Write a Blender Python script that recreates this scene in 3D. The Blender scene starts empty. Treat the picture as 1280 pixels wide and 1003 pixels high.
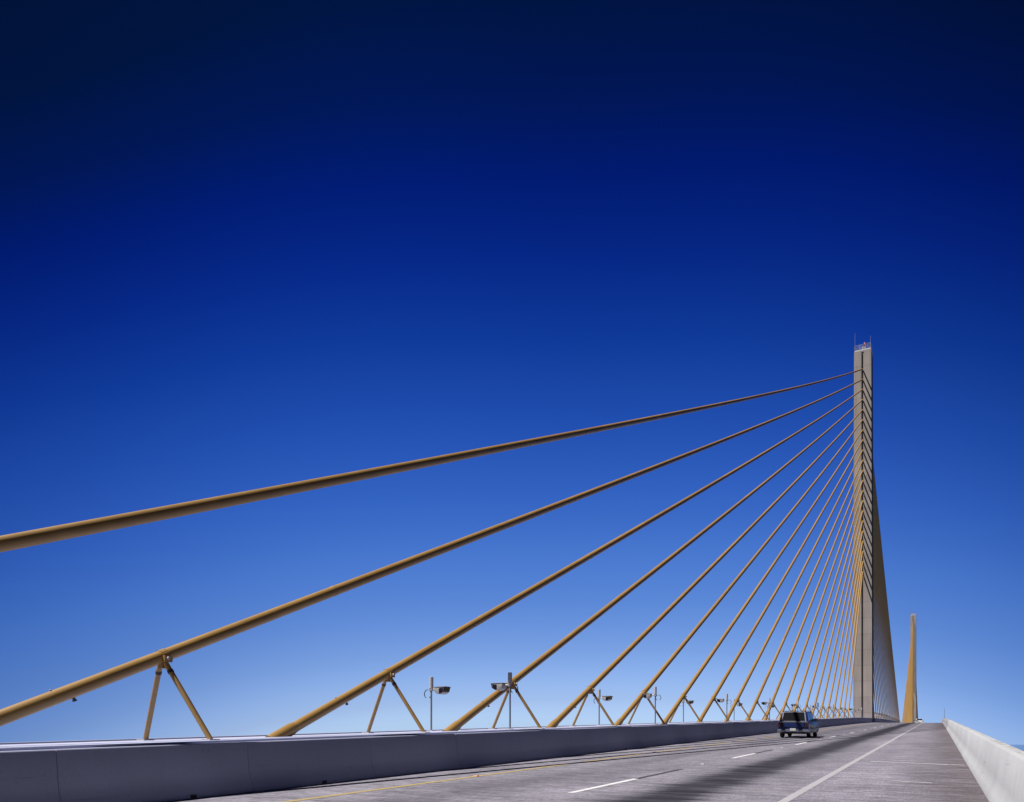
import bpy, bmesh, math, random
from mathutils import Vector, Matrix

random.seed(7)
SC = bpy.context.scene
COL = SC.collection

# ------------------------------------------------------------------ camera
cam = bpy.data.cameras.new("camera")
cam_o = bpy.data.objects.new("camera", cam)
COL.objects.link(cam_o)
cam_o.location = (0, 0, 1.476)
cam_o.rotation_euler = (math.radians(90), 0, math.radians(29))
cam.lens = 27.0
cam.sensor_width = 36.0
cam.shift_y = 0.3348            # rising front of a view camera
cam.clip_start = 0.1
cam.clip_end = 120000
SC.camera = cam_o

# ------------------------------------------------------------------ sky and sun
SUN = Vector((-0.92, -1.0, 2.08)).normalized()
world = bpy.data.worlds.new("World")
SC.world = world
world.use_nodes = True
wt = world.node_tree
bg = wt.nodes["Background"]


def wn(kind, **kw):
    n = wt.nodes.new(kind)
    for k, v in kw.items():
        setattr(n, k, v)
    return n


def wmath(op, a, b, clamp=False):
    n = wn("ShaderNodeMath", operation=op, use_clamp=clamp)
    for i, v in enumerate((a, b)):
        if isinstance(v, (int, float)):
            n.inputs[i].default_value = v
        else:
            wt.links.new(v, n.inputs[i])
    return n.outputs[0]


sky = wn("ShaderNodeTexSky", sky_type="NISHITA", sun_disc=False)
sky.sun_elevation = math.asin(SUN.z)
sky.sun_rotation = math.atan2(SUN.x, SUN.y)
sky.altitude = 50
tc = wn("ShaderNodeTexCoord")
sep = wn("ShaderNodeSeparateXYZ")
wt.links.new(tc.outputs["Generated"], sep.inputs[0])
ax = math.radians(25)
flat = wn("ShaderNodeCombineXYZ")
wt.links.new(sep.outputs[0], flat.inputs[0])
wt.links.new(sep.outputs[1], flat.inputs[1])
nrm = wn("ShaderNodeVectorMath", operation="NORMALIZE")
wt.links.new(flat.outputs[0], nrm.inputs[0])
dot = wn("ShaderNodeVectorMath", operation="DOT_PRODUCT")
wt.links.new(nrm.outputs[0], dot.inputs[0])
dot.inputs[1].default_value = (-math.sin(ax), math.cos(ax), 0)
off = wmath("MULTIPLY", wmath("POWER", wmath("MAXIMUM", wmath("SUBTRACT", 1.0, dot.outputs["Value"]), 0.0), 1.5), 2.5)
# the polarised sky deepens away from the brightest bearing, then levels off
sat = wmath("DIVIDE", wmath("MULTIPLY", off, 0.72), wmath("ADD", 1.0, wmath("MULTIPLY", off, 1.6)))
zz = wmath("MAXIMUM", wmath("ADD", wmath("MAXIMUM", sep.outputs[2], 0.0), sat), 0.006)
vec = wn("ShaderNodeCombineXYZ")
wt.links.new(sep.outputs[0], vec.inputs[0])
wt.links.new(sep.outputs[1], vec.inputs[1])
wt.links.new(zz, vec.inputs[2])
vn = wn("ShaderNodeVectorMath", operation="NORMALIZE")
wt.links.new(vec.outputs[0], vn.inputs[0])
wt.links.new(vn.outputs[0], sky.inputs["Vector"])
ramp = wn("ShaderNodeValToRGB")
ramp.color_ramp.interpolation = "EASE"
STOPS = [(0.0, (1.32, 1.78, 2.95)), (0.021, (1.03, 1.40, 2.42)), (0.057, (0.79, 0.98, 1.67)),
         (0.118, (0.565, 0.758, 1.332)), (0.178, (0.405, 0.64, 1.251)), (0.241, (0.301, 0.572, 1.268)),
         (0.31, (0.185, 0.448, 1.224)), (0.39, (0.097, 0.325, 1.091)), (0.466, (0.038, 0.202, 0.90)),
         (0.533, (0.016, 0.108, 0.716)), (0.592, (0.003, 0.061, 0.523)), (0.642, (0.003, 0.049, 0.307)),
         (0.70, (0.003, 0.042, 0.17)), (0.80, (0.003, 0.036, 0.11)), (1.0, (0.003, 0.034, 0.10))]
cr = ramp.color_ramp
cr.interpolation = "LINEAR"
while len(cr.elements) < len(STOPS):
    cr.elements.new(0.5)
for e, (p, c) in zip(cr.elements, STOPS):
    e.position = p
    e.color = (c[0] / 3.2, c[1] / 3.2, c[2] / 3.2, 1)
wt.links.new(zz, ramp.inputs[0])
mul = wn("ShaderNodeVectorMath", operation="MULTIPLY")
wt.links.new(sky.outputs[0], mul.inputs[0])
wt.links.new(ramp.outputs[0], mul.inputs[1])
sc3 = wn("ShaderNodeVectorMath", operation="SCALE")
wt.links.new(mul.outputs[0], sc3.inputs[0])
dim = wmath("DIVIDE", wmath("MULTIPLY", off, 1.7), wmath("ADD", 1.0, wmath("MULTIPLY", off, 2.2)))
wt.links.new(wmath("MULTIPLY", wmath("SUBTRACT", 1.0, dim), 3.35), sc3.inputs["Scale"])
wt.links.new(sc3.outputs[0], bg.inputs[0])
bg.inputs[1].default_value = 0.0616

sun = bpy.data.lights.new("sun", "SUN")
sun.energy = 4.6
sun.angle = math.radians(0.53)
sun.color = (1.0, 0.955, 0.91)
sun_o = bpy.data.objects.new("sun", sun)
COL.objects.link(sun_o)
sun_o.rotation_euler = SUN.to_track_quat("Z", "Y").to_euler()
sun_o.location = (-60, -70, 150)

SC.view_settings.view_transform = "Standard"
SC.view_settings.look = "None"
SC.view_settings.exposure = 0.7
SC.view_settings.gamma = 1
SC.view_settings.use_curve_mapping = False
SC.render.engine = "CYCLES"
SC.cycles.max_bounces = 6
SC.cycles.diffuse_bounces = 3

# ------------------------------------------------------------------ materials
MATS = {}


class Nodes:
    def __init__(self, name):
        self.m = bpy.data.materials.new(name)
        self.m.use_nodes = True
        self.t = self.m.node_tree
        self.b = self.t.nodes["Principled BSDF"]

    def n(self, kind, **kw):
        x = self.t.nodes.new(kind)
        for k, v in kw.items():
            setattr(x, k, v)
        return x

    def link(self, a, b):
        self.t.links.new(a, b)

    def coords(self, scale=(1, 1, 1), kind="Object", loc=(0, 0, 0)):
        c = self.n("ShaderNodeTexCoord")
        mp = self.n("ShaderNodeMapping")
        mp.inputs["Scale"].default_value = scale
        mp.inputs["Location"].default_value = loc
        self.link(c.outputs[kind], mp.inputs[0])
        return mp.outputs[0]

    def world(self, scale=(1, 1, 1), loc=(0, 0, 0)):
        g = self.n("ShaderNodeNewGeometry")
        mp = self.n("ShaderNodeMapping")
        mp.inputs["Scale"].default_value = scale
        mp.inputs["Location"].default_value = loc
        self.link(g.outputs["Position"], mp.inputs[0])
        return mp.outputs[0]

    def noise(self, vec, scale, detail=4, rough=0.55):
        x = self.n("ShaderNodeTexNoise")
        x.inputs["Scale"].default_value = scale
        x.inputs["Detail"].default_value = detail
        x.inputs["Roughness"].default_value = rough
        self.link(vec, x.inputs["Vector"])
        return x.outputs["Fac"]

    def ramp(self, fac, stops):
        r = self.n("ShaderNodeValToRGB")
        while len(r.color_ramp.elements) < len(stops):
            r.color_ramp.elements.new(0.5)
        for e, (p, c) in zip(r.color_ramp.elements, stops):
            e.position = p
            if isinstance(c, (int, float)):
                c = (c, c, c)
            e.color = (*c, 1)
        self.link(fac, r.inputs[0])
        return r.outputs[0]

    def math(self, op, a, b=0.0, clamp=False):
        x = self.n("ShaderNodeMath", operation=op, use_clamp=clamp)
        for i, v in enumerate((a, b)):
            if isinstance(v, (int, float)):
                x.inputs[i].default_value = v
            else:
                self.link(v, x.inputs[i])
        return x.outputs[0]

    def mix(self, fac, a, b, mode="MIX"):
        x = self.n("ShaderNodeMix", data_type="RGBA", blend_type=mode)
        for i, v in ((0, fac), (6, a), (7, b)):
            if isinstance(v, (int, float)):
                x.inputs[i].default_value = v
            elif isinstance(v, tuple):
                x.inputs[i].default_value = (*v, 1)
            else:
                self.link(v, x.inputs[i])
        return x.outputs[2]

    def base(self, col, rough=0.6, metal=0.0, spec=None):
        if isinstance(col, tuple):
            self.b.inputs["Base Color"].default_value = (*col, 1)
        else:
            self.link(col, self.b.inputs["Base Color"])
        if isinstance(rough, (int, float)):
            self.b.inputs["Roughness"].default_value = rough
        else:
            self.link(rough, self.b.inputs["Roughness"])
        self.b.inputs["Metallic"].default_value = metal
        if spec is not None:
            self.b.inputs["Specular IOR Level"].default_value = spec

    def bump(self, h, strength=0.3, dist=0.01):
        x = self.n("ShaderNodeBump")
        x.inputs["Strength"].default_value = strength
        x.inputs["Distance"].default_value = dist
        self.link(h, x.inputs["Height"])
        self.link(x.outputs[0], self.b.inputs["Normal"])

    def done(self, key):
        MATS[key] = self.m
        return self.m


def simple(key, col, rough=0.5, metal=0.0, var=0.12, scale=6.0, spec=None):
    k = Nodes(key)
    f = k.noise(k.coords(), scale, 3)
    lo = tuple(c * (1 - var) for c in col)
    hi = tuple(min(1, c * (1 + var)) for c in col)
    k.base(k.ramp(f, [(0.3, lo), (0.7, hi)]), rough, metal, spec)
    return k.done(key)


def barrier_mat(key, lo, hi, dirt):
    k = Nodes(key)
    w = k.world()
    big = k.noise(w, 0.55, 5)
    col = k.ramp(big, [(0.32, lo), (0.68, hi)])
    run = k.noise(k.world((1.0, 2.2, 0.45)), 1.3, 6, 0.7)         # rain streaks down the faces
    col = k.mix(k.ramp(run, [(0.54, 0.0), (0.82, 0.45)]), col, dirt)
    fine = k.noise(w, 26, 3)
    col = k.mix(0.15, col, k.ramp(fine, [(0.3, 0.35), (0.7, 0.75)]), "OVERLAY")
    scuff = k.noise(k.world((1, 0.35, 9)), 1.1, 5, 0.7)           # tyre and bumper scuffs
    col = k.mix(k.ramp(scuff, [(0.60, 0.0), (0.72, 0.40)]), col, tuple(c * 0.6 for c in dirt))
    oi = k.n("ShaderNodeObjectInfo")
    tone = k.ramp(oi.outputs["Random"], [(0.0, 0.92), (1.0, 1.0)])
    col = k.mix(1.0, col, tone, "MULTIPLY")
    spots = k.noise(k.world((1, 1, 1), (3, 9, 1)), 2.3, 6, 0.7)
    k.link(col, k.b.inputs["Base Color"])
    col = k.mix(k.ramp(spots, [(0.66, 0.0), (0.76, 0.5)]), col, tuple(c * 0.45 for c in dirt))
    k.link(col, k.b.inputs["Base Color"])
    if key == "barrier_concrete":                     # lichen along the outer top edge
        g = k.n("ShaderNodeNewGeometry")
        sp = k.n("ShaderNodeSeparateXYZ")
        k.link(g.outputs["Position"], sp.inputs[0])
        lich = k.noise(k.world((2, 1, 1)), 3.0, 5, 0.75)
        m = k.math("MULTIPLY", k.math("GREATER_THAN", sp.outputs[0], 1.03), k.ramp(lich, [(0.44, 0.0), (0.66, 0.6)]))
        col = k.mix(m, col, (0.12, 0.085, 0.065))
    k.base(col, 0.85, spec=0.25)
    k.bump(fine, 0.10, 0.004)
    return k.done(key)


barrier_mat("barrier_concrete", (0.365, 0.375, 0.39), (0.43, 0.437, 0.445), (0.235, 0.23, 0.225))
barrier_mat("median_concrete_sky_tint", (0.37, 0.392, 0.54), (0.41, 0.432, 0.585), (0.29, 0.30, 0.40))  # neutral concrete; blue skylight of the shaded face is painted into its colours
simple("joint_dark", (0.06, 0.058, 0.055), 0.9)


def road_mat():
    k = Nodes("road_concrete")
    g = k.n("ShaderNodeNewGeometry")
    s = k.n("ShaderNodeSeparateXYZ")
    k.link(g.outputs["Position"], s.inputs[0])
    X, Y = s.outputs[0], s.outputs[1]
    patch = k.noise(k.world((0.9, 0.16, 1)), 0.8, 5)
    col = k.ramp(patch, [(0.28, (0.148, 0.140, 0.170)), (0.72, (0.220, 0.209, 0.247))])
    # transverse tining: streaks that run across the lanes
    st1 = k.noise(k.world((0.7, 3.0, 1)), 1.0, 6, 0.78)
    st2 = k.noise(k.world((1.6, 10.0, 1)), 1.0, 5, 0.75)
    col = k.mix(0.75, col, k.ramp(st1, [(0.30, 0.22), (0.72, 0.74)]), "OVERLAY")
    col = k.mix(0.7, col, k.ramp(st2, [(0.32, 0.22), (0.68, 0.78)]), "OVERLAY")
    grit = k.noise(k.world((1, 1.6, 1)), 16, 6, 0.8)
    col = k.mix(0.6, col, k.ramp(grit, [(0.32, 0.22), (0.68, 0.78)]), "OVERLAY")
    grain = k.noise(k.world((1, 0.12, 1)), 30, 4, 0.8)
    col = k.mix(0.6, col, k.ramp(grain, [(0.34, 0.25), (0.66, 0.76)]), "OVERLAY")
    scuff = k.noise(k.world((1.4, 0.5, 1), (7, 3, 0)), 1.1, 6, 0.75)
    col = k.mix(k.ramp(scuff, [(0.58, 0.0), (0.72, 0.30)]), col, (0.085, 0.078, 0.092))
    wob = k.math("MULTIPLY", k.math("SUBTRACT", k.noise(k.world((0.35, 4.0, 1)), 1.0, 6, 0.75), 0.5), 1.7)
    slow = k.math("MULTIPLY", k.math("SUBTRACT", k.noise(k.world((0, 0.05, 1)), 1.0, 2), 0.5), 0.6)

    def band(centre, half, strength, c):
        d = k.math("ABSOLUTE", k.math("ADD", k.math("ADD", k.math("SUBTRACT", X, centre), wob), slow))
        f = k.math("SUBTRACT", 1.0, k.math("DIVIDE", d, half), True)
        f = k.n_smooth(f)
        f = k.math("MULTIPLY", f, strength)
        f = k.math("MULTIPLY", f, k.ramp(k.noise(k.world((0.3, 2.0, 1)), 1.0, 5, 0.7), [(0.25, 0.72), (0.6, 1.0)]))
        return f

    def n_smooth(f):
        m = k.n("ShaderNodeMapRange", interpolation_type="SMOOTHSTEP")
        k.link(f, m.inputs[0])
        m.inputs[1].default_value = 0.0
        m.inputs[2].default_value = 0.75
        return m.outputs[0]
    k.n_smooth = n_smooth
    # oil dripped down the middle of each lane, and rubber in the wheel tracks
    col = k.mix(band(-4.15, 1.12, 1.0, 0), col, (0.017, 0.015, 0.022))
    col = k.mix(band(-7.9, 0.75, 0.42, 0), col, (0.05, 0.047, 0.056))
    for c in (-5.2, -3.0, -7.0, -8.8):
        col = k.mix(band(c, 0.5, 0.20, 0), col, (0.08, 0.075, 0.083))
    # brown grit swept against the outer barrier
    edge = k.n("ShaderNodeMapRange", interpolation_type="SMOOTHSTEP")
    k.link(k.math("ADD", X, k.math("MULTIPLY", wob, 1.5)), edge.inputs[0])
    edge.inputs[1].default_value = -1.3
    edge.inputs[2].default_value = 0.75
    gf = k.math("MULTIPLY", edge.outputs[0], k.ramp(st1, [(0.30, 0.95), (0.72, 0.30)]))
    col = k.mix(gf, col, (0.055, 0.039, 0.035))
    crumbs = k.noise(k.world((0.8, 5.0, 1)), 3.2, 6, 0.8)
    cf = k.math("MULTIPLY", k.ramp(crumbs, [(0.60, 0.0), (0.68, 0.75)]), edge.outputs[0])
    col = k.mix(cf, col, (0.22, 0.19, 0.175))
    pale = k.noise(k.world((0.5, 9.0, 1), (4, 2, 0)), 0.55, 4, 0.6)
    col = k.mix(k.ramp(pale, [(0.63, 0.0), (0.70, 0.40)]), col, (0.27, 0.26, 0.275))
    k.base(col, 0.88, spec=0.2)
    k.bump(st2, 0.15, 0.006)
    return k.done("road_concrete")


road_mat()


def paint(key, col, worn):
    k = Nodes(key)
    f = k.noise(k.world((0.6, 3.0, 1)), 4.0, 6, 0.75)
    g = k.noise(k.world(), 40, 3)
    f = k.math("ADD", k.math("MULTIPLY", f, 0.75), k.math("MULTIPLY", g, 0.25))
    k.base(k.ramp(f, [(0.36, worn), (0.50, col)]), 0.7)
    return k.done(key)


paint("white_paint", (0.60, 0.60, 0.61), (0.30, 0.30, 0.31))
paint("worn_white_paint", (0.33, 0.32, 0.34), (0.22, 0.21, 0.23))
paint("yellow_paint", (0.33, 0.25, 0.10), (0.24, 0.205, 0.15))
paint("black_paint", (0.035, 0.033, 0.04), (0.08, 0.076, 0.084))


def pipe_mat():
    k = Nodes("ochre_pipe")
    f = k.noise(k.coords((1, 0.25, 1)), 3.0, 5)
    col = k.ramp(f, [(0.3, (0.270, 0.153, 0.036)), (0.7, (0.325, 0.190, 0.050))])
    rust = k.noise(k.coords(), 9, 5, 0.7)
    col = k.mix(k.ramp(rust, [(0.62, 0.0), (0.74, 0.5)]), col, (0.11, 0.05, 0.018))
    c = k.n("ShaderNodeTexCoord")
    sp = k.n("ShaderNodeSeparateXYZ")
    k.link(c.outputs["Object"], sp.inputs[0])
    sec = k.math("FLOOR", k.math("DIVIDE", k.math("SUBTRACT", k.math("ABSOLUTE", sp.outputs[1]), 8.3), 8.42))
    oi = k.n("ShaderNodeObjectInfo")
    wnz = k.n("ShaderNodeTexWhiteNoise", noise_dimensions="2D")
    cv = k.n("ShaderNodeCombineXYZ")
    k.link(sec, cv.inputs[0])
    k.link(oi.outputs["Random"], cv.inputs[1])
    k.link(cv.outputs[0], wnz.inputs["Vector"])
    col = k.mix(1.0, col, k.ramp(wnz.outputs["Value"], [(0.0, (0.86, 0.85, 0.84)), (1.0, (1.0, 1.0, 1.0))]), "MULTIPLY")
    grime = k.noise(k.coords((9, 0.5, 4)), 1.2, 5, 0.7)
    col = k.mix(k.ramp(grime, [(0.54, 0.0), (0.74, 0.35)]), col, (0.13, 0.075, 0.03))
    k.base(col, 0.5, spec=0.8)
    return k.done("ochre_pipe")


pipe_mat()
simple("rusty_coupler", (0.055, 0.038, 0.028), 0.7, 0.2)
simple("galvanised_steel", (0.24, 0.25, 0.28), 0.45, 0.5)
simple("pale_metal", (0.40, 0.40, 0.42), 0.45, 0.1, 0.06)
simple("lamp_shell", (0.30, 0.295, 0.30), 0.45, 0.2)
simple("dark_glass", (0.012, 0.012, 0.014), 0.12, 0.0)
simple("black_rubber", (0.018, 0.018, 0.019), 0.85)
simple("black_plastic", (0.022, 0.022, 0.024), 0.5)
simple("beacon_red", (0.20, 0.008, 0.02), 0.25, 0.0, 0.05)
simple("blue_paint", (0.011, 0.021, 0.085), 0.3, 0.0, 0.04, spec=0.35)
simple("white_car_paint", (0.62, 0.62, 0.62), 0.25, 0.0, 0.02)
simple("chrome", (0.30, 0.31, 0.35), 0.32, 0.8, 0.04)
simple("window_trim", (0.16, 0.17, 0.22), 0.4, 0.3)
simple("tail_red", (0.028, 0.004, 0.005), 0.45)
simple("amber_plastic", (0.55, 0.22, 0.02), 0.4)
simple("plate_white", (0.45, 0.45, 0.45), 0.5)
simple("side_glass", (0.03, 0.035, 0.045), 0.06, 0.0, spec=0.9)


def pylon_mat():
    k = Nodes("pylon_concrete")
    w = k.world()
    big = k.noise(k.world((1, 1, 0.3)), 0.5, 5)
    col = k.ramp(big, [(0.3, (0.250, 0.218, 0.204)), (0.7, (0.305, 0.268, 0.250))])
    run = k.noise(k.world((3.0, 3.0, 0.12)), 1.0, 5, 0.65)
    col = k.mix(k.ramp(run, [(0.50, 0.0), (0.75, 0.5)]), col, (0.12, 0.105, 0.105))
    oi = k.n("ShaderNodeObjectInfo")
    col = k.mix(1.0, col, k.ramp(oi.outputs["Random"], [(0.0, 0.86), (1.0, 1.0)]), "MULTIPLY")
    k.base(col, 0.9, spec=0.2)
    return k.done("pylon_concrete")


pylon_mat()
simple("deck_concrete", (0.22, 0.21, 0.205), 0.9, var=0.15, scale=0.6)


def water_mat():
    k = Nodes("sea_water")
    w = k.world()
    n1 = k.noise(w, 0.05, 6, 0.6)
    n2 = k.noise(w, 0.6, 5, 0.6)
    k.base(k.ramp(n1, [(0.3, (0.010, 0.035, 0.060)), (0.7, (0.016, 0.050, 0.075))]), 0.10, spec=0.5)
    k.bump(k.math("ADD", n1, k.math("MULTIPLY", n2, 0.3)), 0.05, 0.5)
    return k.done("sea_water")


water_mat()

# ------------------------------------------------------------------ mesh helpers


class MB:
    def __init__(self):
        self.v, self.f = [], []

    def add(self, vs, fs):
        n = len(self.v)
        self.v += [tuple(p) for p in vs]
        self.f += [tuple(n + i for i in f) for f in fs]
        return self

    def box(self, x0, x1, y0, y1, z0, z1):
        vs = [(x, y, z) for z in (z0, z1) for y in (y0, y1) for x in (x0, x1)]
        return self.add(vs, [(0, 2, 3, 1), (4, 5, 7, 6), (0, 1, 5, 4), (2, 6, 7, 3), (0, 4, 6, 2), (1, 3, 7, 5)])

    def tube(self, pts, r, n=12, caps=True):
        pts = [Vector(p) for p in pts]
        rs = r if isinstance(r, (list, tuple)) else [r] * len(pts)
        vs, fs = [], []
        up = None
        for i, p in enumerate(pts):
            a = pts[max(i - 1, 0)]
            b = pts[min(i + 1, len(pts) - 1)]
            t = (b - a).normalized()
            if up is None:
                ref = Vector((1, 0, 0)) if abs(t.x) < 0.9 else Vector((0, 1, 0))
                up = t.cross(ref).normalized()
            up = (up - t * up.dot(t)).normalized()
            sd = t.cross(up)
            for k in range(n):
                q = 2 * math.pi * k / n
                vs.append(p + (up * math.cos(q) + sd * math.sin(q)) * rs[i])
        for i in range(len(pts) - 1):
            for k in range(n):
                k2 = (k + 1) % n
                fs.append((i * n + k, i * n + k2, (i + 1) * n + k2, (i + 1) * n + k))
        if caps:
            fs.append(tuple(range(n - 1, -1, -1)))
            fs.append(tuple((len(pts) - 1) * n + k for k in range(n)))
        return self.add(vs, fs)

    def prism(self, prof, a, b, axis="x"):
        """closed profile pulled along an axis; profile is (p, q) in the other two axes"""
        n = len(prof)

        def pt(p, q, t):
            return {"x": (t, p, q), "y": (p, t, q), "z": (p, q, t)}[axis]
        vs = [pt(p, q, a) for p, q in prof] + [pt(p, q, b) for p, q in prof]
        fs = [tuple(range(n - 1, -1, -1)), tuple(range(n, 2 * n))]
        fs += [(i, (i + 1) % n, n + (i + 1) % n, n + i) for i in range(n)]
        return self.add(vs, fs)

    def build(self, name, mat, parent=None, smooth=False, bevel=0.0, segs=2, loc=None, rot=None, me=None):
        me = bpy.data.meshes.new(name)
        me.from_pydata(self.v, [], self.f)
        bm = bmesh.new()
        bm.from_mesh(me)
        bmesh.ops.recalc_face_normals(bm, faces=bm.faces)
        if bevel:
            es = [e for e in bm.edges if len(e.link_faces) == 2 and e.calc_face_angle(0) > 0.5]
            bmesh.ops.bevel(bm, geom=es, offset=bevel, segments=segs, affect="EDGES", profile=0.6)
        bm.to_mesh(me)
        bm.free()
        me.materials.append(MATS[mat])
        if smooth:
            for p in me.polygons:
                p.use_smooth = True
            try:
                me.set_sharp_from_angle(angle=math.radians(40))
            except Exception:
                pass
        return link(name, me, parent, loc, rot)


def link(name, me, parent=None, loc=None, rot=None):
    o = bpy.data.objects.new(name, me)
    COL.objects.link(o)
    if parent:
        o.parent = parent
    if loc:
        o.location = loc
    if rot:
        o.rotation_euler = rot
    return o


def tag(o, label=None, cat=None, group=None, kind=None):
    if label:
        o["label"] = label
    if cat:
        o["category"] = cat
    if group:
        o["group"] = group
    if kind:
        o["kind"] = kind
    return o


def thing(name, label, cat, loc=(0, 0, 0), group=None, rot=None):
    o = bpy.data.objects.new(name, None)
    COL.objects.link(o)
    o.empty_display_size = 0.3
    o.location = loc
    if rot:
        o.rotation_euler = rot
    return tag(o, label, cat, group)


def copy_tree(o, parent=None):
    c = o.copy()
    COL.objects.link(c)
    if parent:
        c.parent = parent
    for ch in list(o.children):
        copy_tree(ch, c)
    return c


# ------------------------------------------------------------------ alignment of the bridge
G0 = 0.0335           # grade of the approach
S1, SCREST = 120.0, 355.3


def zr(s):
    if s > SCREST:
        s = 2 * SCREST - s
    if s <= S1:
        return G0 * s
    R = (SCREST - S1) / G0
    return G0 * s - (s - S1) ** 2 / (2 * R)


K = 0.0186             # crossfall of each carriageway, down from the median
XR = 0.758             # foot of the outer barrier
XL = -11.45            # foot of the median barrier
XC = -13.30            # plane of the stays
MIR = 2 * XC


def cf(x):
    if x < XC:
        x = MIR - x
    return -K * max(x, XL)


def stations(a, b, step):
    n = max(1, round((b - a) / step))
    return [a + (b - a) * i / n for i in range(n + 1)]


def sweep(prof, ss, closed=True, fall=True):
    """profile (x, z above road) carried along the bridge axis"""
    mb = MB()
    n = len(prof)
    vs, fs = [], []
    for s in ss:
        z = zr(s)
        vs += [(x, s, z + h + (cf(x) if fall else 0.0)) for x, h in prof]
    m = n if closed else n - 1
    for i in range(len(ss) - 1):
        for k in range(m):
            k2 = (k + 1) % n
            fs.append((i * n + k, i * n + k2, (i + 1) * n + k2, (i + 1) * n + k))
    if closed:
        fs.append(tuple(range(n - 1, -1, -1)))
        fs.append(tuple((len(ss) - 1) * n + k for k in range(n)))
    return mb.add(vs, fs)


S_BACK, S_END = -90.0, 900.0
HM = K * 11.45          # rise of the crossfall at the median
HS = 1.205 - HM         # median slab above the road edge
ss = stations(S_BACK, S_END, 6.0)

# sea, far below
mb = MB()
N = 72
vs = [(0, 0, -52)]
rad = [300, 1500, 6000, 25000, 60000]
for r in rad:
    vs += [(r * math.cos(2 * math.pi * i / N), r * math.sin(2 * math.pi * i / N), -52) for i in range(N)]
fs = [(0, 1 + i, 1 + (i + 1) % N) for i in range(N)]
for j in range(len(rad) - 1):
    a, b = 1 + j * N, 1 + (j + 1) * N
    fs += [(a + i, a + (i + 1) % N, b + (i + 1) % N, b + i) for i in range(N)]
mb.add(vs, fs)
tag(mb.build("sea", "sea_water"), kind="structure")

# box girder deck under both carriageways
ox = XR + 0.42
deck = [(ox, -0.03), (ox, -0.28), (ox - 4.2, -0.6), (ox - 7.6, -4.2), (MIR - ox + 7.6, -4.2),
        (MIR - ox + 4.2, -0.6), (MIR - ox, -0.28), (MIR - ox, -0.03)]
tag(sweep(deck, ss).build("bridge_deck", "deck_concrete"), kind="structure")
road = sweep([(XR + 0.05, 0.0), (XR + 0.05, -0.02), (XL - 0.05, -0.02), (XL - 0.05, 0.0)], ss).build("road", "road_concrete")
tag(road, kind="structure")
road2 = sweep([(MIR - XL + 0.05, 0.0), (MIR - XL + 0.05, -0.02), (MIR - XR - 0.05, -0.02), (MIR - XR - 0.05, 0.0)],
              ss).build("opposite_road", "road_concrete")
tag(road2, kind="structure")
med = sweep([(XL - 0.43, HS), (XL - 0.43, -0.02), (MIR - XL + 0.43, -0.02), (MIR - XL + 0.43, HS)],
            ss).build("median_slab", "median_concrete_sky_tint")
tag(med, kind="structure")

# painted lines, 4 mm proud of the road, each dash a part of the road
H1, H2 = 0.004, 0.008


def strip(x0, x1, a, b, h, name, mat, parent, step=5.0):
    o = sweep([(x0, h), (x1, h)], stations(a, b, step), closed=False).build(name, mat, parent)
    return o


strip(-2.36, -2.20, S_BACK, 560, H1, "edge_line", "worn_white_paint", road)
strip(-9.70, -9.53, S_BACK, 560, H1, "median_edge_line", "yellow_paint", road)
for k in range(-4, 24):
    a = 13.15 + 13.08 * k
    strip(-6.105, -5.975, a, a + 3.6, H1, "lane_dash", "white_paint", road)
    strip(-6.105, -5.975, a + 3.62, a + 7.1, H1, "contrast_dash", "black_paint", road)
for k in range(-3, 14):
    a = 13.0 + 13.15 * k
    strip(MIR + 6.02, MIR + 6.15, a, a + 3.6, H1, "lane_dash", "white_paint", road2)
strip(MIR + 2.2, MIR + 2.36, S_BACK, 560, H1, "edge_line", "worn_white_paint", road2)
strip(MIR + 9.55, MIR + 9.68, S_BACK, 560, H1, "median_edge_line", "yellow_paint", road2)


def transverse(s0, s1, x0, x1, w, name, mat, h=H1):
    n = 6
    vs = []
    rr = random.Random(int(s0 * 10))
    for i in range(n + 1):
        t = i / n
        x = x0 + (x1 - x0) * t
        s = s0 + (s1 - s0) * t
        wa = w * rr.uniform(0.75, 1.15)
        vs += [(x, s - wa / 2, zr(s - wa / 2) + cf(x) + h), (x, s + wa / 2, zr(s + wa / 2) + cf(x) + h)]
    fs = [(2 * i, 2 * i + 2, 2 * i + 3, 2 * i + 1) for i in range(n)]
    return MB().add(vs, fs).build(name, mat, road)


transverse(26.6, 25.9, -1.85, 0.28, 0.34, "sealed_joint", "worn_white_paint")
transverse(26.0, 25.9, 0.30, 0.68, 0.22, "sealed_joint", "worn_white_paint")
transverse(19.0, 18.8, -0.85, -0.1, 0.16, "sealed_joint", "worn_white_paint")

# raised pavement markers on the lines
mk = MB()
mk.prism([(-0.06, 0), (-0.035, 0.018), (0.035, 0.018), (0.06, 0)], -0.05, 0.05, "x")
m0 = mk.build("pavement_marker", "amber_plastic", road, loc=(-9.62, 15.6, zr(15.6) + cf(-9.62) + H1))
mw = MB()
mw.prism([(-0.06, 0), (-0.035, 0.018), (0.035, 0.018), (0.06, 0)], -0.05, 0.05, "x")
m1 = mw.build("pavement_marker", "pale_metal", road, loc=(-6.08, 22.6, zr(22.6) + cf(-6.08) + 0.001))
for k in range(1, 9):
    for src, s in ((m0, 15.6 + 13.15 * k), (m1, 22.6 + 13.15 * k)):
        c = src.copy()
        COL.objects.link(c)
        c.location = (src.location.x, s, zr(s) + cf(src.location.x) + (H1 if src is m0 else 0.001))

# ------------------------------------------------------------------ concrete barriers, cast in segments


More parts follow.
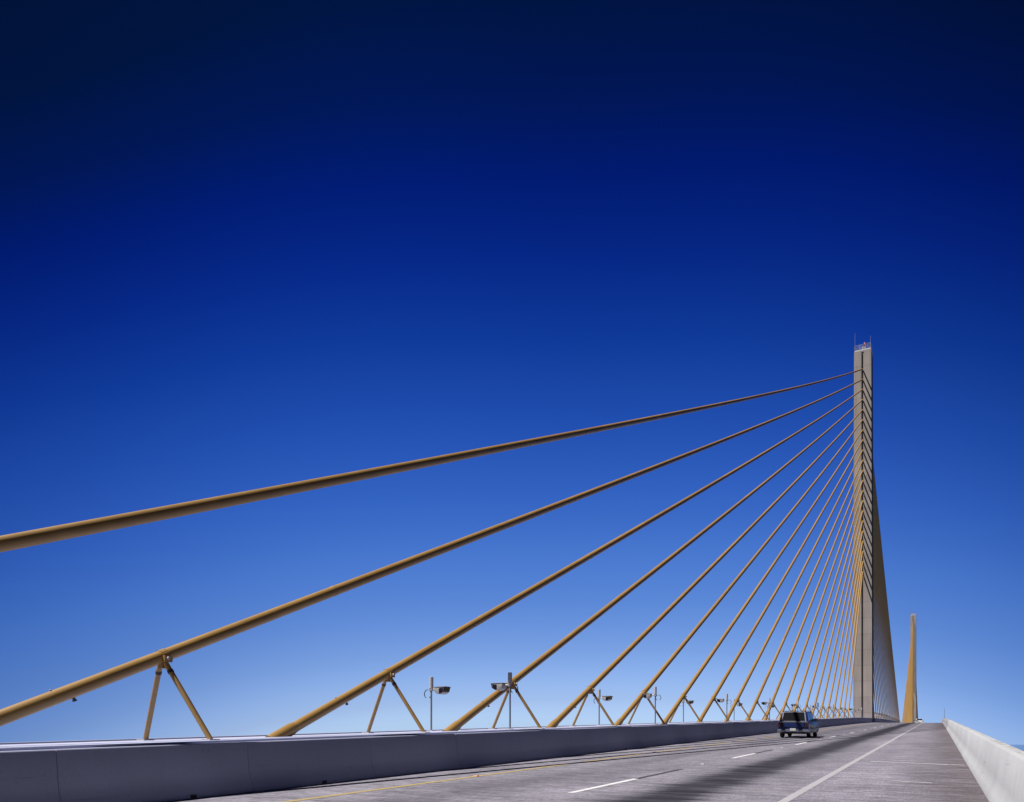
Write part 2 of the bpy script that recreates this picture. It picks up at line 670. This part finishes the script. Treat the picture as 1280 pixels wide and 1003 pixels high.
def jersey(xf, side, h):
    """outline of a safety-shape barrier; side=+1 leans away to +X"""
    return [(xf + side * x, z) for x, z in
            ((0, 0.0), (0, 0.05), (0.055, 0.16), (0.098, 0.27), (0.125, 0.38), (0.185, h - 0.02), (0.205, h), (0.395, h), (0.41, h - 0.02), (0.41, 0.0))]


SEG = 3.66


def barrier(name, xf, side, h, label, mat, first, count, group):
    t = thing(name, label, "barrier", (xf, 0, cf(xf)), group)
    a = first
    for i in range(count):
        s0, s1 = a + SEG * i, a + SEG * (i + 1)
        mid = 0.5 * (s0 + s1)
        jit = random.uniform(-0.0015, 0.0015)
        prof = [(x - xf + jit, z + jit) for x, z in jersey(xf, side, h)]
        mb = sweep(prof, [s0 + (0.010 if i % 4 == 0 else 0.0045), mid, s1 - (0.010 if i % 4 == 3 else 0.0045)], fall=False)
        mb.build("barrier_segment", mat, t, smooth=True)
    core = [(xf + side * x - xf, z) for x, z in
            ((0.02, 0.005), (0.02, 0.055), (0.118, 0.275), (0.146, 0.39), (0.205, h - 0.03), (0.39, h - 0.03), (0.39, 0.005))]
    e = first + SEG * count
    sweep(core, stations(first, e, 6), fall=False).build("joint_filler", "joint_dark", t)
    prof = [(x - xf, z) for x, z in jersey(xf, side, h)]
    sweep(prof, stations(e + 0.01, S_END, 6), fall=False).build("far_run", mat, t, smooth=True)
    sweep(prof, stations(S_BACK, first - 0.01, 6), fall=False).build("rear_run", mat, t)
    return t


def joint0(j, lo):
    return j - SEG * math.ceil((j - lo) / SEG)


outer = barrier("concrete_barrier", XR, 1, 0.905, "sunlit pale concrete barrier along the right shoulder of the road",
                "barrier_concrete", joint0(11.2, -8), 62, "concrete barriers")
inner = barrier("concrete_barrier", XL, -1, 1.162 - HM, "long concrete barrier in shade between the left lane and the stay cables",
                "median_concrete_sky_tint", joint0(6.8, -8), 62, "concrete barriers")
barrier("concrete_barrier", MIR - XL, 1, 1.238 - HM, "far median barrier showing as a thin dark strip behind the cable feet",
        "median_concrete_sky_tint", joint0(6.8, -8), 40, "concrete barriers")
barrier("concrete_barrier", MIR - XR, -1, 0.905, "outer barrier of the opposite carriageway, beyond the median",
        "barrier_concrete", joint0(6.8, -8), 40, "concrete barriers")
# scuppers at the foot of the median barrier
for s in (9.1, 12.4, 30.5, 45.2, 60.0):
    d = MB()
    d.box(-0.004, 0.05, -0.065, 0.065, 0.0, 0.065)
    d.build("drain_hole", "joint_dark", inner, loc=(-0.046 + 0.004, s, zr(s)))

# ------------------------------------------------------------------ pylons
T1, T2 = 172.3, 538.3
NEAR, HALF = 2.3, 2.3


def pylon_ring(z, frac):
    """plan of the shaft with a slot down the near and far faces"""
    w = 1.76 - 0.18 * frac
    d = HALF - 0.10 * frac
    sl, dp = 0.22, 0.34
    return [(-w, -d), (-sl, -d), (-sl, -d + dp), (sl, -d + dp), (sl, -d), (w, -d),
            (w, d), (sl, d), (sl, d - dp), (-sl, d - dp), (-sl, d), (-w, d)]


def pylon(T, label, near):
    zb = zr(T)
    t = thing("bridge_pylon", label, "bridge pylon", (XC + 0.02, T, zb), "bridge pylons")
    ztop = 81.0 - zr(T1)
    lift = 3.35
    n = 24
    z0 = -1.0
    hs = (ztop - z0) / n
    for i in range(n):
        a = z0 + hs * i + (0.012 if i else 0)
        b = z0 + hs * (i + 1) - 0.012
        rings = []
        for z in (a, b):
            fr = max(0, z / ztop)
            rings.append([(x, y, z) for x, y in pylon_ring(z, fr)])
        m = MB()
        k = len(rings[0])
        m.add(rings[0] + rings[1], [tuple(range(k - 1, -1, -1)), tuple(range(k, 2 * k))] +
              [(q, (q + 1) % k, k + (q + 1) % k, k + q) for q in range(k)])
        m.build("shaft_lift", "pylon_concrete", t)
    r0 = [(x * 0.985, y * 0.985, z0 + 0.05) for x, y in pylon_ring(0, 0)]
    r1 = [(x * 0.985, y * 0.985, ztop - 0.05) for x, y in pylon_ring(0, 1)]
    k = len(r0)
    MB().add(r0 + r1, [tuple(range(k - 1, -1, -1)), tuple(range(k, 2 * k))] +
             [(q, (q + 1) % k, k + (q + 1) % k, k + q) for q in range(k)]).build("shaft_core", "joint_dark", t)
    # pier below the deck
    MB().box(-1.9, 1.9, -2.6, 2.6, -52 - zb - 2, -1.02).build("pier", "pylon_concrete", t)
    # railing, beacon and antennas on the cap
    rl = MB()
    w, d = 1.50, 2.1
    for x in (-w, -0.5, 0.5, w):
        for y in (-d, d):
            rl.tube([(x, y, ztop - 0.01), (x, y, ztop + 1.25)], 0.035, 6)
    for y in (-d, -0.7, 0.7, d):
        for x in (-w, w):
            rl.tube([(x, y, ztop - 0.01), (x, y, ztop + 1.25)], 0.035, 6)
    for z in (0.50, 0.75, 1.0, 1.25):
        for y in (-d, d):
            rl.tube([(-w, y, ztop + z), (w, y, ztop + z)], 0.03, 6)
        for x in (-w, w):
            rl.tube([(x, -d, ztop + z), (x, d, ztop + z)], 0.03, 6)
    for y in (-d, d):
        rl.box(-w, w, y - 0.015, y + 0.015, ztop + 0.02, ztop + 0.30)
    for x in (-w, w):
        rl.box(x - 0.015, x + 0.015, -d + 0.02, d - 0.02, ztop + 0.02, ztop + 0.30)
    rl.build("railing", "pale_metal", t)
    MB().box(-0.20, 0.12, -1.4, -1.0, ztop, ztop + 1.15).build("cabinet", "lamp_shell", t, bevel=0.03)
    bc = MB()
    bc.tube([(0.35, -1.15, ztop), (0.35, -1.15, ztop + 1.3)], 0.09, 8)
    bpost = bc.build("beacon_post", "pale_metal", t)
    be = MB()
    be.tube([(0.35, -1.15, ztop + z) for z in (1.3, 1.36, 1.75, 1.95, 2.02)], [0.18, 0.26, 0.26, 0.18, 0.05], 12)
    be.build("beacon", "beacon_red", t, smooth=True)
    a = MB()
    a.tube([(-1.42, -2.0, ztop), (-1.42, -2.0, ztop + 4.0)], [0.04, 0.02], 8)
    a.build("antenna", "galvanised_steel", t)
    a = MB()
    a.tube([(1.42, -2.0, ztop), (1.42, -2.0, ztop + 2.7)], [0.04, 0.02], 8)
    a.build("antenna", "galvanised_steel", t)
    return t


pylon(T1, "tall grey concrete pylon nearest the camera, rising from the median", True)
pylon(T2, "distant slender pylon wrapped by golden stays, small beyond the road crest", False)

# ------------------------------------------------------------------ stays
ORD = ["topmost", "second", "third", "fourth", "fifth", "sixth", "seventh", "eighth", "ninth", "tenth", "eleventh",
       "twelfth", "thirteenth", "fourteenth", "fifteenth", "sixteenth", "seventeenth", "eighteenth", "nineteenth",
       "twentieth", "lowest"]
SP = 7.13
RP = 0.125


def stay(T, sgn, i, label, group, fine=True):
    """i = 0 is the highest stay; sgn = -1 towards the camera"""
    reach = T1 + 1.4 - SP * i
    sa = T + sgn * reach
    za = zr(sa) + HS + HM
    zt = 77.3 - 2.05 * i - zr(T1) + zr(T)
    face = HALF - 0.30
    L = reach - face
    t = thing("stay_cable", label, "stay cable", (XC, sa, za), group)
    dirn = -sgn
    sag = 0.60 * (L / 171.0) ** 2
    H = zt - za

    def P(u):
        q = u / L
        return Vector((0, dirn * u, H * q - 4 * sag * q * (1 - q)))
    us = [-0.2] + [L * k / 48 for k in range(1, 49)]
    us.insert(1, 2.0)
    us.sort()
    nseg = 28 if fine else 10
    pm = MB()
    pm.tube([P(u) for u in us], RP, nseg)
    pm.build("pipe", "ochre_pipe", t, smooth=True)
    tang = (P(1.0) - P(0)).normalized()
    if fine and 1 <= i < 8:
        u, pj = 9.0, MB()
        while u < L - 4:
            pj.tube([P(u - 0.05), P(u - 0.035), P(u + 0.035), P(u + 0.05)], [RP, RP + 0.006, RP + 0.006, RP], nseg, caps=False)
            u += 9.14
        pj.build("pipe_joint", "ochre_pipe", t, smooth=True)
    # guide pipe at the deck, cut off square on the slab
    gp = MB()
    gp.tube([P(-0.25), P(0.42), P(0.45), P(0.52)], [0.148, 0.148, 0.138, 0.130], nseg)
    gp.build("guide_pipe", "ochre_pipe", t, smooth=True)
    # twin prop struts
    g = zr(sa + dirn * 4.5) - zr(sa)
    slope = (H / L) - 4 * sag / L - g / 4.5
    ua = 1.66 / slope
    ap = P(ua)
    uf = ua + 0.32
    zf = zr(sa + dirn * uf) - zr(sa)
    for sx in (-1, 1):
        foot = Vector((sx * 0.98, dirn * uf, zf))
        top = ap + Vector((sx * 0.075, 0, -0.13))
        st = MB()
        st.tube([foot + Vector((0, 0, 0.01)), top], 0.052, 10)
        so = st.build("strut", "ochre_pipe", t, smooth=True)
        ax_ = (top - foot)
        cp = MB()
        cp.tube([foot + ax_ * 0.865, foot + ax_ * 0.90], 0.060, 10)
        if fine:
            cp.build("coupler", "rusty_coupler", so, smooth=True)
            pl = MB()
            pl.box(foot.x - 0.12, foot.x + 0.12, foot.y - 0.12, foot.y + 0.12, zf - 0.01, zf + 0.025)
            pl.build("base_plate", "pale_metal", so)
    if fine:
        cl = MB()
        cl.tube([ap - tang * 0.07, ap + tang * 0.07], 0.138, 16)
        cl.box(0.10, 0.17, ap.y - 0.09, ap.y + 0.09, ap.z - 0.12, ap.z + 0.0)
        cl.box(-0.06, 0.06, ap.y - 0.06, ap.y + 0.06, ap.z - 0.24, ap.z - 0.11)
        clo = cl.build("clamp", "ochre_pipe", t)
        bo = MB()
        bo.tube([(0.15, ap.y - 0.02, ap.z - 0.05), (0.22, ap.y - 0.02, ap.z - 0.05)], 0.03, 8)
        bo.build("bolt", "pale_metal", clo)
        nrm_ = Vector((0, -dirn * tang.z, abs(tang.y)))
        q = P(2.3)
        nb = MB()
        nb.tube([q - nrm_ * 0.11, q - nrm_ * 0.165], 0.028, 8)
        nb.tube([q - nrm_ * 0.165, q - nrm_ * 0.185], 0.04, 8)
        nb.build("drain_stub", "black_plastic", t)
        q = P(2.0)
        nb = MB()
        nb.tube([q + nrm_ * 0.11, q + nrm_ * 0.15], 0.018, 8)
        nb.build("vent_stub", "pale_metal", t)
    return t


for i in range(21):
    o = ORD[i]
    if i == 0:
        lb = "topmost ochre stay of the near fan, crossing the left edge highest"
    elif i == 20:
        lb = "lowest and steepest stay of the near fan, right beside the pylon"
    elif i == 1:
        lb = "second stay from the top, its prop struts stand furthest left"
    elif i == 2:
        lb = "third stay from the top, its foot meets the median nearest the camera"
    else:
        lb = f"{o} ochre stay from the top in the fan left of the near pylon"
    stay(T1, -1, i, lb, "stay cables left of the near pylon", True)
for i in range(21):
    stay(T1, 1, i, "stay in the edge-on fan right of and behind the near pylon", "stay cables behind the near pylon", False)
for i in range(21):
    stay(T2, -1, i, "golden stay in the fan in front of the distant pylon", "stay cables in front of the far pylon", False)
for i in range(21):
    stay(T2, 1, i, "stay in the fan behind the distant pylon, seen as a dark edge", "stay cables behind the far pylon", False)

# ------------------------------------------------------------------ floodlight posts on the median


def make_post(side):
    """side +1: head points to +X"""
    t = thing("floodlight_post", "", "floodlight", (0, 0, 0))
    dz = -0.02 if side > 0 else 0.11

    def lift(m):
        m.v = [(x, y, z + dz) for x, y, z in m.v]
        return m
    p = MB()
    p.tube([(0, 0, 0.02), (0, 0, 1.42 + dz)], 0.032, 10)
    p.build("pole", "galvanised_steel", t, smooth=True)
    b = MB()
    b.box(-0.10, 0.10, -0.10, 0.10, 0.0, 0.022)
    b.build("base_plate", "pale_metal", t)
    c = MB()
    c.tube([(0, 0, 1.40), (0, 0, 1.42), (0, 0, 1.79), (0, 0, 1.80)], [0.05, 0.072, 0.072, 0.06], 14)
    lift(c).build("top_canister", "pale_metal", t, smooth=True)
    a = MB()
    a.tube([(0, 0, 1.39), (side * 0.22, 0, 1.38)], 0.028, 8)
    a.box(-0.055, 0.055, -0.055, 0.055, 1.34, 1.42)
    lift(a).build("arm", "lamp_shell", t)
    # bowl-shaped floodlight, flat lid, glass turned up towards the stays
    h = MB()
    prof = [(0.20, 1.43), (0.22, 1.33), (0.27, 1.255), (0.36, 1.215), (0.48, 1.215), (0.57, 1.26), (0.605, 1.42)]
    h.prism([(side * x, z) for x, z in prof], -0.17, 0.17, "y")
    hd = lift(h).build("lamp_head", "lamp_shell", t, bevel=0.02, segs=2, smooth=True)
    g = MB()
    gp = [(side * 0.612, 1.285), (side * 0.650, 1.44), (side * 0.615, 1.45), (side * 0.565, 1.27)]
    g.prism(gp, -0.155, 0.155, "y")
    g.prism([(side * x, z) for x, z in ((0.42, 1.40), (0.58, 1.41), (0.56, 1.28), (0.50, 1.235), (0.42, 1.24))], -0.178, 0.178, "y")
    lift(g).build("lamp_glass", "dark_glass", hd)
    v = MB()
    v.box(min(side * 0.19, side * 0.66), max(side * 0.19, side * 0.66), -0.18, 0.18, 1.442, 1.456)
    lift(v).build("lamp_lid", "lamp_shell", hd)
    r = MB()
    pts = []
    for q in range(15):
        an = math.radians(-60 + 300 * q / 14)
        pts.append((-side * (0.135 - 0.135 * math.cos(an)) - side * 0.02, 0.02, 1.24 + 0.145 * math.sin(an)))
    r.tube(pts, 0.014, 6)
    lift(r).build("cable_loop", "black_plastic", t)
    return t


post_r = make_post(1)
post_l = make_post(-1)
NTH = ["first", "second", "third", "fourth", "fifth", "sixth", "seventh", "eighth", "ninth"]
done = {}
for side, src, x, s0, step in ((1, post_r, XC - 1.3, 20.85, 14.35), (-1, post_l, XC + 0.75, 22.5, 15.15)):
    for j in range(18):
        s = s0 + step * j
        if abs(s - T1) < 4:
            continue
        o = src if j == 0 else copy_tree(src)
        o.location = (x, s, zr(s) + HS + HM)
        way = "right" if side > 0 else "left"
        if j < 9:
            tag(o, f"{NTH[j]} floodlight post from the left whose lamp head points {way}", "floodlight", "floodlight posts along the median")
        else:
            tag(o, "tiny floodlight post among the cable feet beside or beyond the near pylon", "floodlight", "far floodlight posts")

# slim post standing on the outer barrier near the crest
pt = thing("marker_post", "thin grey post on the far end of the right barrier", "post", (XR + 0.30, 161.0, zr(161.0) + cf(XR) + 0.905))
m = MB()
m.tube([(0, 0, 0), (0, 0, 1.75)], 0.03, 8)
m.build("pole", "galvanised_steel", pt)
m = MB()
m.box(-0.10, 0.10, -0.10, 0.10, 0.0, 0.03)
m.build("base_plate", "galvanised_steel", pt)

# ------------------------------------------------------------------ vehicles


def wheel(parent, x, y, r, w, side):
    t = MB()
    t.tube([(x - w / 2, y, r), (x - w / 2 + 0.03, y, r), (x + w / 2 - 0.03, y, r), (x + w / 2, y, r)],
           [r - 0.04, r, r, r - 0.04], 24)
    wo = MB().add([], [])
    wo = t.build("wheel", "black_rubber", parent, smooth=True)
    q = MB()
    xo = x + side * (w / 2)
    q.tube([(xo - side * 0.03, y, r), (xo + side * 0.006, y, r), (xo + side * 0.012, y, r)], [r * 0.62, r * 0.62, r * 0.45], 18)
    q.build("rim", "chrome", wo, smooth=True)
    q = MB()
    q.tube([(xo, y, r), (xo + side * 0.035, y, r)], r * 0.16, 10)
    q.build("hub_cap", "black_plastic", wo)
    return wo


def vehicle(name, label, cat, loc, rot, W, L, H, paintm, suv):
    """rear at y = 0, nose towards +Y"""
    t = thing(name, label, cat, loc, rot=rot)
    hw = W / 2
    clr = 0.31 if suv else 0.22
    belt = 1.01 if suv else 0.92
    r = 0.36 if suv else 0.30
    wy = (0.92, L - 0.85)
    # lower body side outline with wheel arches (y, z)
    prof = [(0.02, clr + 0.12), (0.0, belt - 0.25), (0.04, belt), (L * 0.70, belt), (L - 0.12, belt - (0.06 if suv else 0.16)),
            (L, belt - 0.30), (L, clr + 0.10), (L - 0.15, clr)]
    for yc in (wy[1], wy[0]):
        ra = r + 0.07
        for q in range(0, 9):
            an = math.pi * q / 8
            prof.append((yc + ra * math.cos(an), max(clr, clr - 0.05 + (ra + r - clr) * math.sin(an) * 0.92)))
    prof.append((0.16, clr))
    n = len(prof)
    vs, fs = [], []
    for x, sh in ((-hw, 0), (hw, 0)):
        for y, z in prof:
            k = 0.06 * max(0, (z - 0.75)) / max(0.2, belt - 0.75)
            vs.append((x * (1 - k), y, z))
    fs = [tuple(range(n - 1, -1, -1)), tuple(range(n, 2 * n))] + [(i, (i + 1) % n, n + (i + 1) % n, n + i) for i in range(n)]
    b = MB().add(vs, fs)
    body = b.build("body", paintm, t, bevel=0.03, segs=2, smooth=True)
    un = MB()
    un.box(-hw + 0.28, hw - 0.28, 0.25, L - 0.2, clr - 0.06, clr + 0.25)
    un.build("underbody", "black_plastic", t)
    # greenhouse: tapered cabin
    y0, y1 = (0.05, L * 0.70) if suv else (0.55, L * 0.70)
    yr0, yr1 = (0.26, L * 0.54) if suv else (1.05, L * 0.52)
    bw, rw = hw * 0.94, hw * 0.80
    zt = H - 0.05
    cab = [(-bw, y0, belt - 0.01), (bw, y0, belt - 0.01), (bw, y1, belt - 0.01), (-bw, y1, belt - 0.01),
           (-rw, yr0, zt), (rw, yr0, zt), (rw, yr1, zt), (-rw, yr1, zt)]
    c = MB().add(cab, [(0, 3, 2, 1), (4, 5, 6, 7), (0, 1, 5, 4), (1, 2, 6, 5), (2, 3, 7, 6), (3, 0, 4, 7)])
    c.build("roof", paintm, t, bevel=0.05, segs=3, smooth=True)
    C3 = [Vector(p) for p in cab]

    def pane(i0, i1, i2, i3, a0, a1, h0, h1, name, mat, parent, proud=0.012, th=0.02):
        """quad on a cabin side: i0,i1 bottom corners, i3,i2 top corners"""
        p = lambda a, h: (C3[i0].lerp(C3[i1], a)).lerp(C3[i3].lerp(C3[i2], a), h)
        q = [p(a0, h0), p(a1, h0), p(a1, h1), p(a0, h1)]
        nn = (q[1] - q[0]).cross(q[3] - q[0]).normalized()
        ctr = sum((Vector(v) for v in cab), Vector()) / 8
        if nn.dot(q[0] - ctr) < 0:
            nn = -nn
        m = MB().add([v + nn * proud for v in q] + [v - nn * th for v in q],
                     [(0, 1, 2, 3), (7, 6, 5, 4), (0, 4, 5, 1), (1, 5, 6, 2), (2, 6, 7, 3), (3, 7, 4, 0)])
        return m.build(name, mat, parent)
    pane(0, 1, 5, 4, 0.06, 0.94, 0.05, 0.985, "rear_window_trim", "window_trim" if suv else paintm, t, 0.006)
    pane(0, 1, 5, 4, 0.10, 0.90, 0.10, 0.945, "rear_window", "dark_glass", t, 0.012)
    pane(3, 2, 6, 7, 0.05, 0.95, 0.08, 0.92, "windscreen", "dark_glass", t)
    for i in ((1, 2, 6, 5), (0, 3, 7, 4)):
        sgn = 1 if i[0] == 1 else -1
        for a0, a1 in (((0.04, 0.34), (0.37, 0.62), (0.65, 0.90)) if suv else ((0.10, 0.48), (0.52, 0.90))):
            pane(*i, a0, a1, 0.14, 0.88, "side_window", "side_glass", t)
        m = MB()
        m.box(sgn * bw, sgn * (bw + 0.26), y1 - 0.55, y1 - 0.47, belt + 0.02, belt + 0.2)
        m.build("wing_mirror", "black_plastic", t, bevel=0.02)
        # door seams and handles
        for ys in ((L * 0.34, L * 0.55) if suv else (L * 0.38, L * 0.60)):
            m = MB()
            m.box(sgn * (hw - 0.01), sgn * (hw + 0.022), ys - 0.08, ys + 0.08, belt - 0.17, belt - 0.135)
            m.build("door_handle", "chrome", t)
        m = MB()
        m.box(sgn * (hw - 0.02), sgn * (hw + 0.012), 1.45, L - 1.45, clr + 0.22, clr + 0.29)
        m.build("side_moulding", "black_plastic", t)
        wheel(t, sgn * (hw - 0.12), wy[0], r, 0.22, sgn)
        wheel(t, sgn * (hw - 0.12), wy[1], r, 0.22, sgn)
        # lights
        m = MB()
        m.box(sgn * (hw - 0.22), sgn * (hw - 0.012), -0.03, 0.10, belt - 0.34, belt - 0.06)
        m.build("tail_light", "tail_red", t, bevel=0.012)
        m = MB()
        m.box(sgn * (hw - 0.42), sgn * (hw - 0.08), L - 0.08, L + 0.02, belt - 0.36, belt - 0.20)
        m.build("headlight", "pale_metal", t, bevel=0.012)
    m = MB()
    m.box(-hw - 0.02, hw + 0.02, -0.16, 0.10, clr + 0.06, clr + 0.22)
    m.build("rear_bumper", "chrome" if suv else paintm, t, bevel=0.03)
    m = MB()
    m.box(-hw, hw, L - 0.08, L + 0.13, clr + 0.06, clr + 0.22)
    m.build("front_bumper", "chrome" if suv else paintm, t, bevel=0.03)
    m = MB()
    m.box(-0.40, 0.40, L - 0.03, L + 0.015, belt - 0.36, belt - 0.20)
    m.build("grille", "black_plastic", t)
    m = MB()
    m.box(-0.17, 0.17, -0.185, -0.15, clr + 0.14, clr + 0.30)
    m.build("number_plate", "plate_white", t)
    if suv:
        m = MB()
        m.box(-hw + 0.26, hw - 0.26, -0.022, 0.05, belt - 0.33, belt - 0.07)
        m.build("tailgate_panel", paintm, t, bevel=0.01)
        m = MB()
        m.box(-hw + 0.06, hw - 0.06, -0.02, 0.06, belt - 0.045, belt + 0.015)
        m.build("tailgate_trim", "chrome", t)
        m = MB()
        for x in (-rw + 0.06, rw - 0.06):
            m.tube([(x, yr0 + 0.1, zt + 0.05), (x, yr1 - 0.1, zt + 0.05)], 0.022, 8)
            for y in (yr0 + 0.12, (yr0 + yr1) / 2, yr1 - 0.12):
                m.tube([(x, y, zt - 0.02), (x, y, zt + 0.05)], 0.018, 6)
        for y in (yr0 + 0.25, yr0 + 0.9, yr1 - 0.3):
            m.tube([(-rw + 0.06, y, zt + 0.055), (rw - 0.06, y, zt + 0.055)], 0.018, 6)
        m.build("roof_rack", "black_plastic", t)
        m = MB()
        m.tube([(hw - 0.5, -0.06, clr - 0.02), (hw - 0.5, 0.6, clr - 0.02)], 0.03, 8)
        m.build("exhaust_pipe", "galvanised_steel", t)
    return t


sv = 50.6
vehicle("blue_sports_utility", "dark blue boxy off-road car with roof rack driving in the left lane", "car",
        (-7.92, sv, zr(sv) + cf(-7.92) + H1), (math.atan(G0), math.atan(K), 0), 1.84, 4.55, 1.68, "blue_paint", True)
sw = 252.0
vehicle("white_car", "small white car half hidden beyond the road crest below the far pylon", "car",
        (-4.55, sw, zr(sw) + cf(-4.55) + H1), (math.atan((zr(sw + 1) - zr(sw))), 0, math.radians(9)), 1.85, 4.6, 1.50, "white_car_paint", False)
